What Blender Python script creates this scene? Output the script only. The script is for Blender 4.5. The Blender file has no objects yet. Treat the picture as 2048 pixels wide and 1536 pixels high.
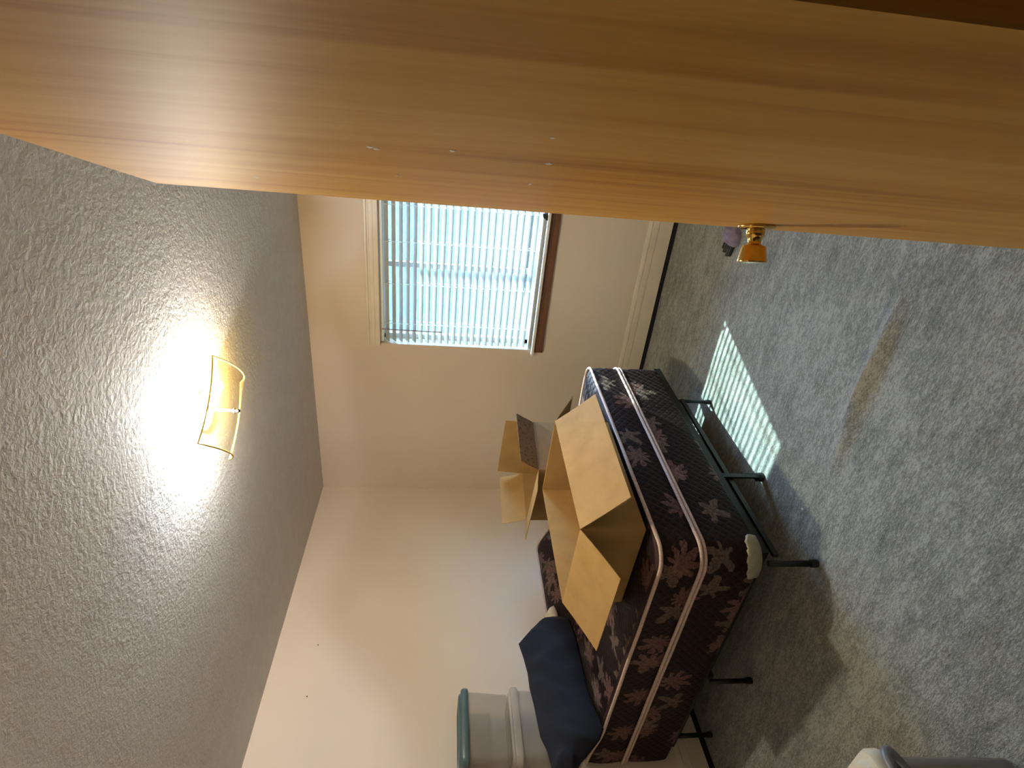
import bpy, bmesh, math, random
from mathutils import Vector, Matrix, noise
random.seed(7)
sc = bpy.context.scene
COL = sc.collection

# ---------------------------------------------------------------- camera
F_PX, YAW, PITCH, ROLL = 1142.463, -0.53048, -0.126877, 0.037018
CAM = Vector((3.20483, -3.70369, 1.53399))
fw = Vector((math.sin(YAW) * math.cos(PITCH), math.cos(YAW) * math.cos(PITCH), math.sin(PITCH)))
rt = Vector((math.cos(YAW), -math.sin(YAW), 0))
up = rt.cross(fw)
r2 = math.cos(ROLL) * rt + math.sin(ROLL) * up
u2 = -math.sin(ROLL) * rt + math.cos(ROLL) * up
cam = bpy.data.cameras.new('camera')
co = bpy.data.objects.new('camera', cam)
COL.objects.link(co)
X, Y, Z = -u2, r2, -fw                       # phone held on its side: photo's left is the ceiling
co.matrix_world = Matrix(((X.x, Y.x, Z.x, CAM.x), (X.y, Y.y, Z.y, CAM.y), (X.z, Y.z, Z.z, CAM.z), (0, 0, 0, 1)))
cam.sensor_fit = 'HORIZONTAL'
cam.sensor_width = 36
cam.lens = F_PX / 2048 * 36
cam.clip_start = 0.02
sc.camera = co

# ---------------------------------------------------------------- sky, sun, exposure
SUN_EL = math.radians(42.5)
SH = Vector((-0.307, -0.952, 0)).normalized()                  # horizontal travel of the sunlight
w = bpy.data.worlds.new('world')
sc.world = w
w.use_nodes = True
nt = w.node_tree
sky = nt.nodes.new('ShaderNodeTexSky')
sky.sky_type = 'NISHITA'
sky.sun_disc = False
sky.sun_elevation = SUN_EL
sky.sun_rotation = math.radians(18)
sky.ozone_density = 3.0
sky.dust_density = 0.4
nt.nodes['Background'].inputs['Strength'].default_value = 5.5
wb = nt.nodes.new('ShaderNodeMix')                             # camera balanced for the indoor lamp: daylight reads blue
wb.data_type = 'RGBA'
wb.blend_type = 'MULTIPLY'
wb.inputs[0].default_value = 1.0
wb.inputs[7].default_value = (0.76, 0.97, 1.12, 1)
nt.links.new(sky.outputs[0], wb.inputs[6])
nt.links.new(wb.outputs[2], nt.nodes['Background'].inputs['Color'])
sl = bpy.data.lights.new('sun', 'SUN')
sl.energy = 25.0
sl.angle = math.radians(0.53)
sl.color = (0.74, 1.0, 0.99)
so = bpy.data.objects.new('sun', sl)
COL.objects.link(so)
so.location = (4, 8, 7)
sdir = Vector((SH.x * math.cos(SUN_EL), SH.y * math.cos(SUN_EL), -math.sin(SUN_EL)))
so.rotation_euler = sdir.to_track_quat('-Z', 'Y').to_euler()
BULB_COOL, BULB_WARM = 3300.0, 1000.0
vs = sc.view_settings
vs.view_transform = 'Standard'
vs.look = 'None'
vs.gamma = 1
vs.exposure = 0.0
vs.use_curve_mapping = False

# ---------------------------------------------------------------- helpers
def srgb(r, g, b):
    f = lambda c: (c / 255 / 12.92) if c <= 10 else ((c / 255 + 0.055) / 1.055) ** 2.4
    return (f(r), f(g), f(b), 1)

class N:
    """tiny node-tree builder"""
    def __init__(s, name, rough=0.6, color=(0.5, 0.5, 0.5, 1), **kw):
        s.m = bpy.data.materials.new(name)
        s.m.use_nodes = True
        s.t = s.m.node_tree
        s.b = s.t.nodes['Principled BSDF']
        s.b.inputs['Base Color'].default_value = color
        s.b.inputs['Roughness'].default_value = rough
        for k, v in kw.items():
            s.b.inputs[k.replace('_', ' ')].default_value = v
    def n(s, typ, **kw):
        nd = s.t.nodes.new(typ)
        for k, v in kw.items():
            if hasattr(nd, k) and k not in nd.inputs:
                setattr(nd, k, v)
        return nd
    def link(s, a, b):
        s.t.links.new(a, b)
    def setin(s, sock, v):
        if hasattr(v, 'is_linked') or isinstance(v, bpy.types.NodeSocket):
            s.link(v, sock)
        else:
            sock.default_value = v
    def math(s, op, a, b=0.0, c=None):
        nd = s.t.nodes.new('ShaderNodeMath')
        nd.operation = op
        s.setin(nd.inputs[0], a)
        s.setin(nd.inputs[1], b)
        if c is not None:
            s.setin(nd.inputs[2], c)
        return nd.outputs[0]
    def coords(s, kind='Object', scale=(1, 1, 1), rot=(0, 0, 0)):
        tc = s.t.nodes.new('ShaderNodeTexCoord')
        mp = s.t.nodes.new('ShaderNodeMapping')
        mp.inputs['Scale'].default_value = scale
        mp.inputs['Rotation'].default_value = rot
        s.link(tc.outputs[kind], mp.inputs['Vector'])
        return mp.outputs[0]
    def noise(s, vec, scale, detail=3, rough=0.5, dist=0.0):
        nd = s.t.nodes.new('ShaderNodeTexNoise')
        s.link(vec, nd.inputs['Vector'])
        nd.inputs['Scale'].default_value = scale
        nd.inputs['Detail'].default_value = detail
        nd.inputs['Roughness'].default_value = rough
        nd.inputs['Distortion'].default_value = dist
        return nd.outputs['Fac']
    def ramp(s, fac, stops):
        nd = s.t.nodes.new('ShaderNodeValToRGB')
        s.link(fac, nd.inputs[0])
        e = nd.color_ramp.elements
        while len(e) < len(stops):
            e.new(0.5)
        for i, (p, c) in enumerate(stops):
            e[i].position = p
            e[i].color = c
        return nd.outputs[0]
    def mix(s, fac, a, b, blend='MIX'):
        nd = s.t.nodes.new('ShaderNodeMix')
        nd.data_type = 'RGBA'
        nd.blend_type = blend
        s.setin(nd.inputs[0], fac)
        s.setin(nd.inputs[6], a)
        s.setin(nd.inputs[7], b)
        return nd.outputs[2]
    def color(s, sock):
        s.link(sock, s.b.inputs['Base Color'])
    def bump(s, h, strength=0.3, dist=0.01):
        nd = s.t.nodes.new('ShaderNodeBump')
        nd.inputs['Strength'].default_value = strength
        nd.inputs['Distance'].default_value = dist
        s.link(h, nd.inputs['Height'])
        s.link(nd.outputs[0], s.b.inputs['Normal'])

def plain(name, c, rough=0.6, var=0.06, scale=30, **kw):
    m = N(name, rough, c, **kw)
    v = m.noise(m.coords(), scale, 4)
    d = tuple(x * (1 - var * 2) for x in c[:3]) + (1,)
    l = tuple(min(1, x * (1 + var)) for x in c[:3]) + (1,)
    m.color(m.ramp(v, [(0.3, d), (0.7, l)]))
    return m.m

def mesh_obj(name, verts, faces, mat, parent=None, smooth=False, loc=None, uvs=None):
    me = bpy.data.meshes.new(name)
    me.from_pydata([tuple(v) for v in verts], [], faces)
    if uvs:
        ul = me.uv_layers.new(name='UVMap')
        for p in me.polygons:
            for li, vi in zip(p.loop_indices, p.vertices):
                ul.data[li].uv = uvs[vi]
    if smooth:
        for p in me.polygons:
            p.use_smooth = True
    if mat:
        me.materials.append(mat)
    me.update()
    o = bpy.data.objects.new(name, me)
    COL.objects.link(o)
    if loc is not None:
        o.location = loc
    if parent:
        o.parent = parent
    return o

def bm_obj(name, bm, mat, parent=None, smooth=False, loc=None):
    bmesh.ops.recalc_face_normals(bm, faces=bm.faces[:])
    me = bpy.data.meshes.new(name)
    bm.to_mesh(me)
    bm.free()
    if smooth:
        for p in me.polygons:
            p.use_smooth = True
        if smooth == 'auto':
            me.set_sharp_from_angle(angle=math.radians(35))
    if mat:
        me.materials.append(mat)
    o = bpy.data.objects.new(name, me)
    COL.objects.link(o)
    if loc is not None:
        o.location = loc
    if parent:
        o.parent = parent
    return o

def bbox(bm, lo, hi, bevel=0.0, mtx=None, seg=2):
    r = bmesh.ops.create_cube(bm, size=1)
    vs_ = r['verts']
    lo, hi = Vector(lo), Vector(hi)
    for v in vs_:
        v.co = Vector(((v.co.x + .5) * (hi.x - lo.x) + lo.x, (v.co.y + .5) * (hi.y - lo.y) + lo.y, (v.co.z + .5) * (hi.z - lo.z) + lo.z))
    if bevel:
        es = list({e for v in vs_ for e in v.link_edges})
        rr = bmesh.ops.bevel(bm, geom=es, offset=bevel, segments=seg, affect='EDGES', profile=0.5)
        vs_ = list({v for f in rr['faces'] for v in f.verts} | {v for v in vs_ if v.is_valid})
    if mtx is not None:
        for v in vs_:
            v.co = mtx @ v.co
    return vs_

def box(name, lo, hi, mat, parent=None, bevel=0.0, mtx=None, loc=None, smooth=False):
    bm = bmesh.new()
    bbox(bm, lo, hi, bevel, mtx)
    return bm_obj(name, bm, mat, parent, smooth, loc)

def bar(bm, a, b, wx, wy, hint=Vector((0, 0, 1)), bevel=0.0):
    a, b = Vector(a), Vector(b)
    d = (b - a)
    L = d.length
    d.normalize()
    if abs(d.dot(hint)) > 0.95:
        hint = Vector((1, 0, 0))
    s = hint.cross(d).normalized()
    t = d.cross(s)
    m = Matrix(((s.x, t.x, d.x, a.x), (s.y, t.y, d.y, a.y), (s.z, t.z, d.z, a.z), (0, 0, 0, 1)))
    bbox(bm, (-wx / 2, -wy / 2, 0), (wx / 2, wy / 2, L), bevel, m)

def tube_mesh(pts, r, n=8, closed=False, taper=None):
    V, Fc = [], []
    m = len(pts)
    pts = [Vector(p) for p in pts]
    prev = None
    for i, p in enumerate(pts):
        a = pts[(i - 1) % m] if (closed or i > 0) else p
        b = pts[(i + 1) % m] if (closed or i < m - 1) else p
        d = (b - a).normalized()
        h = Vector((0, 0, 1)) if abs(d.z) < 0.9 else Vector((1, 0, 0))
        s = h.cross(d).normalized()
        if prev is not None and s.dot(prev) < 0:
            s = -s
        prev = s
        t = d.cross(s)
        rr = r if taper is None else r * taper(i / (m - 1))
        for k in range(n):
            an = 2 * math.pi * k / n
            V.append(p + (s * math.cos(an) + t * math.sin(an)) * rr)
    for i in range(m if closed else m - 1):
        j = (i + 1) % m
        for k in range(n):
            l = (k + 1) % n
            Fc.append((i * n + k, i * n + l, j * n + l, j * n + k))
    if not closed:
        Fc.append(tuple(range(n))[::-1])
        Fc.append(tuple((m - 1) * n + k for k in range(n)))
    return V, Fc

def lathe(prof, n=32):
    """profile (r, z) about z"""
    V, Fc = [], []
    for r, z in prof:
        for k in range(n):
            a = 2 * math.pi * k / n
            V.append((r * math.cos(a), r * math.sin(a), z))
    for i in range(len(prof) - 1):
        for k in range(n):
            l = (k + 1) % n
            Fc.append((i * n + k, i * n + l, (i + 1) * n + l, (i + 1) * n + k))
    Fc.append(tuple(range(n))[::-1])
    Fc.append(tuple((len(prof) - 1) * n + k for k in range(n)))
    return V, Fc

def tag(o, label, cat=None, group=None, kind=None):
    if label:
        o['label'] = label
    if cat:
        o['category'] = cat
    if group:
        o['group'] = group
    if kind:
        o['kind'] = kind
    return o

def empty(name, loc=(0, 0, 0), rz=0.0):
    o = bpy.data.objects.new(name, None)
    o.empty_display_size = 0.1
    COL.objects.link(o)
    o.location = loc
    o.rotation_euler = (0, 0, rz)
    return o

def copy_obj(o, parent, loc=None):
    c = o.copy()
    COL.objects.link(c)
    c.parent = parent
    if loc is not None:
        c.location = loc
    return c

def rrect(x0, x1, y0, y1, r, per=0.02, nc=10, fixed=None, rl=None):
    rl = r if rl is None else rl
    """rounded rectangle, counter-clockwise, list of ((x,y), arclength)"""
    pts = []
    def seg(a, b):
        L = math.dist(a, b)
        k = fixed or max(1, int(L / per))
        for i in range(k):
            pts.append((a[0] + (b[0] - a[0]) * i / k, a[1] + (b[1] - a[1]) * i / k))
    def arc(cx, cy, a0, r=r):
        for i in range(nc):
            a = a0 + math.pi / 2 * i / nc
            pts.append((cx + r * math.cos(a), cy + r * math.sin(a)))
    seg((x0 + rl, y0), (x1 - r, y0)); arc(x1 - r, y0 + r, -math.pi / 2)
    seg((x1, y0 + r), (x1, y1 - r)); arc(x1 - r, y1 - r, 0)
    seg((x1 - r, y1), (x0 + rl, y1)); arc(x0 + rl, y1 - rl, math.pi / 2, rl)
    seg((x0, y1 - rl), (x0, y0 + rl)); arc(x0 + rl, y0 + rl, math.pi, rl)
    s, out = 0, []
    for i, p in enumerate(pts):
        if i:
            s += math.dist(p, pts[i - 1])
        out.append((p, s))
    return out

def loft(rings, close_bottom=True, close_top=True):
    n = len(rings[0])
    V = [p for r in rings for p in r]
    Fc = []
    for i in range(len(rings) - 1):
        for k in range(n):
            l = (k + 1) % n
            Fc.append((i * n + k, i * n + l, (i + 1) * n + l, (i + 1) * n + k))
    if close_bottom:
        Fc.append(tuple(range(n))[::-1])
    if close_top:
        b = (len(rings) - 1) * n
        Fc.append(tuple(b + k for k in range(n)))
    return V, Fc

# ---------------------------------------------------------------- materials
def mat_wall():
    m = N('wall_paint', 0.75)
    c = m.coords()
    big = m.noise(c, 1.1, 3)
    m.color(m.ramp(big, [(0.3, (0.70, 0.58, 0.46, 1)), (0.7, (0.75, 0.63, 0.51, 1))]))
    m.bump(m.noise(c, 140, 3, 0.6), 0.10, 0.004)
    return m.m
def mat_ceiling():
    m = N('ceiling_texture', 0.85)
    c = m.coords()
    a = m.noise(c, 55, 4, 0.65, 0.4)
    b = m.noise(c, 17, 3, 0.6)
    h = m.math('ADD', m.math('MULTIPLY', a, 1.0), m.math('MULTIPLY', b, 0.5))
    m.color(m.ramp(b, [(0.3, (0.545, 0.525, 0.505, 1)), (0.7, (0.60, 0.585, 0.565, 1))]))
    m.bump(h, 0.35, 0.012)
    return m.m
def mat_carpet():
    m = N('carpet', 0.95)
    m.b.inputs['Specular IOR Level'].default_value = 0.1
    m.b.inputs['Sheen Weight'].default_value = 0.15
    c = m.coords('Object', (1, 1, 1))
    cs = m.coords('Object', (1.0, 3.0, 1), (0, 0, math.radians(4)))
    fine = m.noise(m.coords('Object', (0.8, 1.6, 1), (0, 0, math.radians(5))), 110, 3, 0.75)
    streak = m.noise(cs, 22, 4, 0.7, 0.3)
    mid = m.noise(cs, 6, 4, 0.65, 0.5)
    big = m.noise(c, 2.4, 3, 0.6)
    t = m.math('ADD', m.math('MULTIPLY', streak, 0.42), m.math('MULTIPLY', mid, 0.38))
    t = m.math('ADD', t, m.math('MULTIPLY', fine, 0.75))
    t = m.math('ADD', t, m.math('MULTIPLY', big, 0.25))
    m.color(m.ramp(t, [(0.66, (0.085, 0.092, 0.080, 1)), (0.90, (0.235, 0.242, 0.215, 1)), (1.0, (0.36, 0.365, 0.325, 1))]))
    h = m.math('ADD', m.math('MULTIPLY', fine, 0.55), m.math('MULTIPLY', streak, 0.5))
    m.bump(h, 0.9, 0.012)
    return m.m
def mat_doorwood():
    m = N('birch_door_varnish', 0.5)
    m.b.inputs['Specular IOR Level'].default_value = 0.035
    m.b.inputs['Coat Weight'].default_value = 0.0
    m.b.inputs['Coat Roughness'].default_value = 0.3
    c = m.coords('Object', (9, 9, 0.55))
    c2 = m.coords('Object', (30, 30, 0.9))
    g = m.noise(c, 1.6, 5, 0.55, 1.2)
    f = m.noise(c2, 3.0, 4, 0.6, 0.3)
    blot = m.noise(m.coords('Object', (2.2, 2.2, 0.8)), 1.5, 3, 0.5)
    t = m.math('ADD', m.math('MULTIPLY', g, 0.62), m.math('MULTIPLY', f, 0.18))
    t = m.math('ADD', t, m.math('MULTIPLY', blot, 0.3))
    m.color(m.ramp(t, [(0.34, (0.40, 0.180, 0.040, 1)), (0.50, (0.58, 0.305, 0.075, 1)), (0.74, (0.68, 0.40, 0.125, 1))]))
    m.bump(f, 0.05, 0.003)
    return m.m
def mat_stain(name='red_brown_stained_wood', k=1.0):
    m = N(name, 0.4)
    f = m.noise(m.coords('Object', (1.2, 12, 12)), 5, 4, 0.6, 0.8)
    m.color(m.ramp(f, [(0.3, (0.10 * k, 0.036 * k, 0.016 * k, 1)), (0.7, (0.21 * k, 0.083 * k, 0.036 * k, 1))]))
    return m.m
def mat_cardboard(name, tint=(1, 1, 1), prints=False):
    m = N(name, 0.8)
    m.b.inputs['Specular IOR Level'].default_value = 0.2
    c = m.coords()
    a = m.noise(c, 9, 4, 0.6)
    b = m.noise(m.coords('Object', (1, 1, 1)), 420, 2, 0.5)
    t = m.math('ADD', m.math('MULTIPLY', a, 0.7), m.math('MULTIPLY', b, 0.3))
    lo, hi = (0.36, 0.215, 0.078), (0.46, 0.285, 0.112)
    col = m.ramp(t, [(0.32, tuple(x * y for x, y in zip(lo, tint)) + (1,)), (0.68, tuple(x * y for x, y in zip(hi, tint)) + (1,))])
    if prints:
        n1 = m.noise(m.coords('UV', (70, 45, 1)), 1.0, 2, 0.6)
        mask = m.math('GREATER_THAN', n1, 0.60)
        col = m.mix(m.math('MULTIPLY', mask, 0.75), col, (0.05, 0.028, 0.02, 1))
    m.color(col)
    m.bump(b, 0.06, 0.002)
    return m.m
def mat_ticking():
    """quilted burgundy satin with woven flowers; UV in metres"""
    m = N('burgundy_floral_ticking', 0.55)
    m.b.inputs['Specular IOR Level'].default_value = 0.12
    tc = m.t.nodes.new('ShaderNodeTexCoord')
    uv0 = tc.outputs['UV']
    nz = m.t.nodes.new('ShaderNodeTexNoise')
    m.link(uv0, nz.inputs['Vector'])
    nz.inputs['Scale'].default_value = 38
    nz.inputs['Detail'].default_value = 4
    vm = m.t.nodes.new('ShaderNodeVectorMath')
    vm.operation = 'MULTIPLY_ADD'
    m.link(nz.outputs['Color'], vm.inputs[0])
    vm.inputs[1].default_value = (0.034, 0.034, 0)
    m.link(uv0, vm.inputs[2])
    uv = vm.outputs[0]
    def flowers(scale, off, petals, R, keep, sharp):
        mp = m.t.nodes.new('ShaderNodeMapping')
        mp.inputs['Location'].default_value = (off, off * 0.7, 0)
        m.link(uv, mp.inputs['Vector'])
        v = m.t.nodes.new('ShaderNodeTexVoronoi')
        v.voronoi_dimensions = '2D'
        v.inputs['Scale'].default_value = scale
        v.inputs['Randomness'].default_value = 0.62
        m.link(mp.outputs[0], v.inputs['Vector'])
        sub = m.t.nodes.new('ShaderNodeVectorMath')
        sub.operation = 'SUBTRACT'
        m.link(mp.outputs[0], sub.inputs[0])
        m.link(v.outputs['Position'], sub.inputs[1])
        sp = m.t.nodes.new('ShaderNodeSeparateXYZ')
        m.link(sub.outputs[0], sp.inputs[0])
        col = m.t.nodes.new('ShaderNodeSeparateColor')
        m.link(v.outputs['Color'], col.inputs[0])
        ang = m.math('ARCTAN2', sp.outputs[1], sp.outputs[0])
        rr = m.math('SQRT', m.math('ADD', m.math('MULTIPLY', sp.outputs[0], sp.outputs[0]), m.math('MULTIPLY', sp.outputs[1], sp.outputs[1])))
        ph = m.math('MULTIPLY_ADD', col.outputs[1], 6.28, m.math('MULTIPLY', ang, petals))
        pet = m.math('POWER', m.math('ABSOLUTE', m.math('COSINE', ph)), sharp)
        lob = m.math('MULTIPLY_ADD', m.math('SINE', m.math('ADD', ang, m.math('MULTIPLY', col.outputs[2], 6.28))), 0.32, 0.85)
        lim = m.math('MULTIPLY', m.math('MULTIPLY_ADD', pet, R * 0.62, R * 0.38), lob)
        inside = m.math('LESS_THAN', rr, lim)
        on = m.math('GREATER_THAN', col.outputs[0], keep)
        return m.math('MULTIPLY', inside, on), col, rr, pet
    f1, c1, r1, p1 = flowers(4.0, 0.0, 4.5, 0.090, 0.22, 1.2)
    f2, c2, r2_, p2 = flowers(4.8, 3.37, 2.5, 0.085, 0.35, 2.6)
    n2 = m.noise(uv0, 70, 3, 0.6)
    n3 = m.ramp(m.noise(uv0, 95, 2, 0.5), [(0.34, (0.4, 0.4, 0.4, 1)), (0.58, (1, 1, 1, 1))])
    f1 = m.math('MULTIPLY', f1, n3)
    f2 = m.math('MULTIPLY', f2, n3)
    # quilting lines (diamonds)
    sx = m.t.nodes.new('ShaderNodeSeparateXYZ')
    m.link(uv0, sx.inputs[0])
    k = 2 * math.pi / 0.088
    a = m.math('ABSOLUTE', m.math('SINE', m.math('MULTIPLY', m.math('ADD', sx.outputs[0], sx.outputs[1]), k / 1)))
    b = m.math('ABSOLUTE', m.math('SINE', m.math('MULTIPLY', m.math('SUBTRACT', sx.outputs[0], sx.outputs[1]), k / 1)))
    q = m.math('MINIMUM', a, b)
    base = m.ramp(n2, [(0.35, (0.010, 0.0044, 0.0044, 1)), (0.65, (0.019, 0.0085, 0.0085, 1))])
    line = m.math('LESS_THAN', q, 0.10)
    base = m.mix(m.math('MULTIPLY', line, 0.35), base, (0.045, 0.026, 0.024, 1))
    pk = m.mix(n2, (0.13, 0.060, 0.055, 1), (0.27, 0.150, 0.130, 1))
    ol = m.mix(n2, (0.12, 0.080, 0.060, 1), (0.28, 0.205, 0.150, 1))
    col = m.mix(m.math('MULTIPLY', f2, 0.6), base, ol)
    col = m.mix(m.math('MULTIPLY', f1, 0.72), col, pk)
    m.color(col)
    h = m.math('ADD', m.math('MULTIPLY', m.math('POWER', q, 0.5), 1.0), m.math('MULTIPLY', n2, 0.12))
    m.bump(h, 0.35, 0.006)
    return m.m
def mat_glass():
    m = N('window_glass')
    t = m.t
    t.nodes.remove(m.b)
    tr = t.nodes.new('ShaderNodeBsdfTransparent')
    tr.inputs[0].default_value = (0.93, 0.97, 0.96, 1)
    gl = t.nodes.new('ShaderNodeBsdfGlossy')
    gl.inputs['Roughness'].default_value = 0.02
    lw = t.nodes.new('ShaderNodeLayerWeight')
    lw.inputs[0].default_value = 0.5
    fr = m.math('MULTIPLY_ADD', m.math('POWER', lw.outputs['Facing'], 4.0), 0.7, 0.05)
    mx = t.nodes.new('ShaderNodeMixShader')
    t.links.new(fr, mx.inputs[0])
    t.links.new(tr.outputs[0], mx.inputs[1])
    t.links.new(gl.outputs[0], mx.inputs[2])
    t.links.new(mx.outputs[0], t.nodes['Material Output'].inputs[0])
    return m.m
def mat_shade_glass():
    """lightly tinted clear glass of the ceiling lamp"""
    m = N('tinted_lamp_glass')
    t = m.t
    t.nodes.remove(m.b)
    tp = t.nodes.new('ShaderNodeBsdfTransparent')
    tp.inputs[0].default_value = (0.95, 0.925, 0.84, 1)
    df = t.nodes.new('ShaderNodeBsdfDiffuse')
    df.inputs[0].default_value = (0.70, 0.62, 0.42, 1)
    gl = t.nodes.new('ShaderNodeBsdfGlossy')
    gl.inputs['Color'].default_value = (1, 0.9, 0.6, 1)
    gl.inputs['Roughness'].default_value = 0.06
    m1 = t.nodes.new('ShaderNodeMixShader'); m1.inputs[0].default_value = 0.03
    m2 = t.nodes.new('ShaderNodeMixShader'); m2.inputs[0].default_value = 0.03
    t.links.new(tp.outputs[0], m1.inputs[1]); t.links.new(df.outputs[0], m1.inputs[2])
    t.links.new(m1.outputs[0], m2.inputs[1]); t.links.new(gl.outputs[0], m2.inputs[2])
    t.links.new(m2.outputs[0], t.nodes['Material Output'].inputs[0])
    return m.m
def mat_emit(name, c, s):
    m = N(name, 0.3, (0.9, 0.9, 0.9, 1))
    m.b.inputs['Emission Color'].default_value = c
    m.b.inputs['Emission Strength'].default_value = s
    return m.m

WALL, CEIL, CARPET, DOORW = mat_wall(), mat_ceiling(), mat_carpet(), mat_doorwood()
STAIN = mat_stain()
TRIMP = plain('cream_trim_paint', (0.74, 0.65, 0.52, 1), 0.45, 0.03, 8)
WHITEP = plain('white_gloss_paint', (0.80, 0.78, 0.72, 1), 0.35, 0.02, 8)
VINYL = plain('white_vinyl', (0.78, 0.79, 0.76, 1), 0.4, 0.02, 8)
SLATM = plain('faux_wood_slat', (0.46, 0.46, 0.43, 1), 0.4, 0.03, 12)
CORDM = plain('blind_cord', (0.85, 0.84, 0.78, 1), 0.8, 0.03, 50)
def mat_cord():
    m = N('blind_cord', 0.8, (0.85, 0.84, 0.78, 1))
    tl = m.t.nodes.new('ShaderNodeBsdfTranslucent')
    tl.inputs[0].default_value = (0.9, 0.9, 0.85, 1)
    mx = m.t.nodes.new('ShaderNodeMixShader')
    mx.inputs[0].default_value = 0.6
    m.link(m.b.outputs[0], mx.inputs[1])
    m.link(tl.outputs[0], mx.inputs[2])
    m.link(mx.outputs[0], m.t.nodes['Material Output'].inputs[0])
    return m.m
CORDM = mat_cord()
BLACKG = plain('black_gap_strip', (0.006, 0.007, 0.010, 1), 0.8, 0.1, 20)
BLACKM = plain('black_bed_steel', (0.012, 0.014, 0.014, 1), 0.38, 0.2, 40, Metallic=0.3)
BLACKP = plain('black_plastic', (0.012, 0.010, 0.011, 1), 0.5, 0.1, 30)
BRASS = plain('polished_brass', (0.78, 0.50, 0.14, 1), 0.13, 0.06, 60, Metallic=1.0)
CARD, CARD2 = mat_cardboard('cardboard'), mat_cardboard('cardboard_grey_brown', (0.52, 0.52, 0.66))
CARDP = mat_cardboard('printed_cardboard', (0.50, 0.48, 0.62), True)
TICK = mat_ticking()
PIPE = plain('cream_pink_piping', (0.58, 0.43, 0.35, 1), 0.6, 0.12, 120)
GUARD = plain('cream_plastic_guard', (0.36, 0.32, 0.20, 1), 0.6, 0.1, 25)
NAVY = plain('navy_cloth', (0.0055, 0.0065, 0.0140, 1), 0.95, 0.25, 300)
PILLOW = plain('cream_pillow_cloth', (0.62, 0.51, 0.34, 1), 0.9, 0.05, 60)
TEAL = plain('teal_plastic', (0.070, 0.118, 0.135, 1), 0.35, 0.06, 20)
CLEAR = N('cloudy_clear_plastic', 0.28, (0.52, 0.47, 0.40, 1), Alpha=0.26).m
CLEARRIM = N('cloudy_clear_rim', 0.2, (0.56, 0.51, 0.44, 1), Alpha=0.45).m
BINBODY = N('smoky_bin_plastic', 0.3, (0.27, 0.23, 0.19, 1), Alpha=0.45).m
BINLID = plain('ivory_lid_plastic', (0.62, 0.58, 0.46, 1), 0.5, 0.04, 15)
GREYP = plain('grey_plastic', (0.16, 0.165, 0.17, 1), 0.4, 0.06, 25)
PURPLE = plain('dusty_purple_cloth', (0.24, 0.19, 0.27, 1), 0.9, 0.1, 80)
DARKOL = plain('dark_olive_rubber', (0.03, 0.028, 0.02, 1), 0.7, 0.2, 90)
CHIPM = plain('white_paint_chip', (0.72, 0.68, 0.60, 1), 0.6, 0.05, 90)
GLASS, SHADE = mat_glass(), mat_shade_glass()
WHITEM = plain('white_enamel', (0.75, 0.74, 0.70, 1), 0.35, 0.03, 20)
NICKEL = plain('brushed_nickel', (0.30, 0.29, 0.26, 1), 0.3, 0.05, 60, Metallic=1.0)
GRASS = plain('dry_lawn', (0.07, 0.075, 0.06, 1), 0.95, 0.2, 6)
SOFFIT = plain('soffit_paint', (0.50, 0.42, 0.32, 1), 0.7, 0.05, 5)

# ---------------------------------------------------------------- room shell
H = 2.44
RX, RY = 3.76, -3.45                # right wall, front wall (inner faces)
WX0, WX1, WZ0, WZ1 = 1.328, 2.432, 0.878, 1.962      # window opening
DX0, DX1, DZ = 2.375, 3.262, 2.055                   # doorway in the front wall
T = 0.15

def struct(o, label):
    return tag(o, label, None, None, 'structure')

# floor: carpet with a buckled ridge
nx, ny = 190, 176
x0, x1, y0, y1 = 0.0, RX, RY - 1.35, 0.0
V, Fc = [], []
for j in range(ny + 1):
    for i in range(nx + 1):
        x = x0 + (x1 - x0) * i / nx
        y = y0 + (y1 - y0) * j / ny
        z = 0.004 * noise.noise(Vector((x * 3, y * 3, 0)))
        s = (x - 2.29) / 0.42
        if abs(s) < 1:
            yc = -2.045 + 0.025 * s
            z += 0.036 * (1 - s * s) ** 0.8 * math.exp(-((y - yc) / 0.024) ** 2)
        z += 0.006 * max(0, 1 - abs((x - 1.25) / 1.4)) * math.exp(-((y + 2.75 - 0.15 * math.sin(x * 3)) / 0.05) ** 2)
        V.append((x, y, z - 0.004))
for j in range(ny):
    for i in range(nx):
        a = j * (nx + 1) + i
        Fc.append((a, a + 1, a + nx + 2, a + nx + 1))
fl = mesh_obj('floor', V, Fc, CARPET, None, True)
struct(fl, 'grey green mottled carpet with a buckled ridge')
box('floor_slab', (x0, y0, -0.12), (x1, y1, -0.03), plain('subfloor', (0.3, 0.25, 0.2, 1), 0.9), fl)

ce = box('ceiling', (-T, RY - 1.5, H), (RX + T, T, H + 0.1), CEIL)
struct(ce, 'white textured ceiling')

bm = bmesh.new()
bbox(bm, (-T, 0, -0.12), (WX0, T, H))
bbox(bm, (WX1, 0, -0.12), (RX + T, T, H))
bbox(bm, (WX0, 0, -0.12), (WX1, T, WZ0 - 0.02))
bbox(bm, (WX0, 0, WZ1), (WX1, T, H))
struct(bm_obj('wall_back', bm, WALL), 'beige painted wall with the window')
struct(box('wall_left', (-T, RY - 1.5, -0.12), (0, 0, H), WALL), 'plain beige painted wall behind the bed')
struct(box('wall_right', (RX, RY - 1.5, -0.12), (RX + T, 0, H), WALL), 'beige painted wall behind the open door')
bm = bmesh.new()
bbox(bm, (0, RY - 0.12, -0.12), (DX0, RY, H))
bbox(bm, (DX1, RY - 0.12, -0.12), (RX, RY, H))
bbox(bm, (DX0, RY - 0.12, DZ), (DX1, RY, H))
struct(bm_obj('wall_front', bm, WALL), 'beige painted wall with the doorway')
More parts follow.
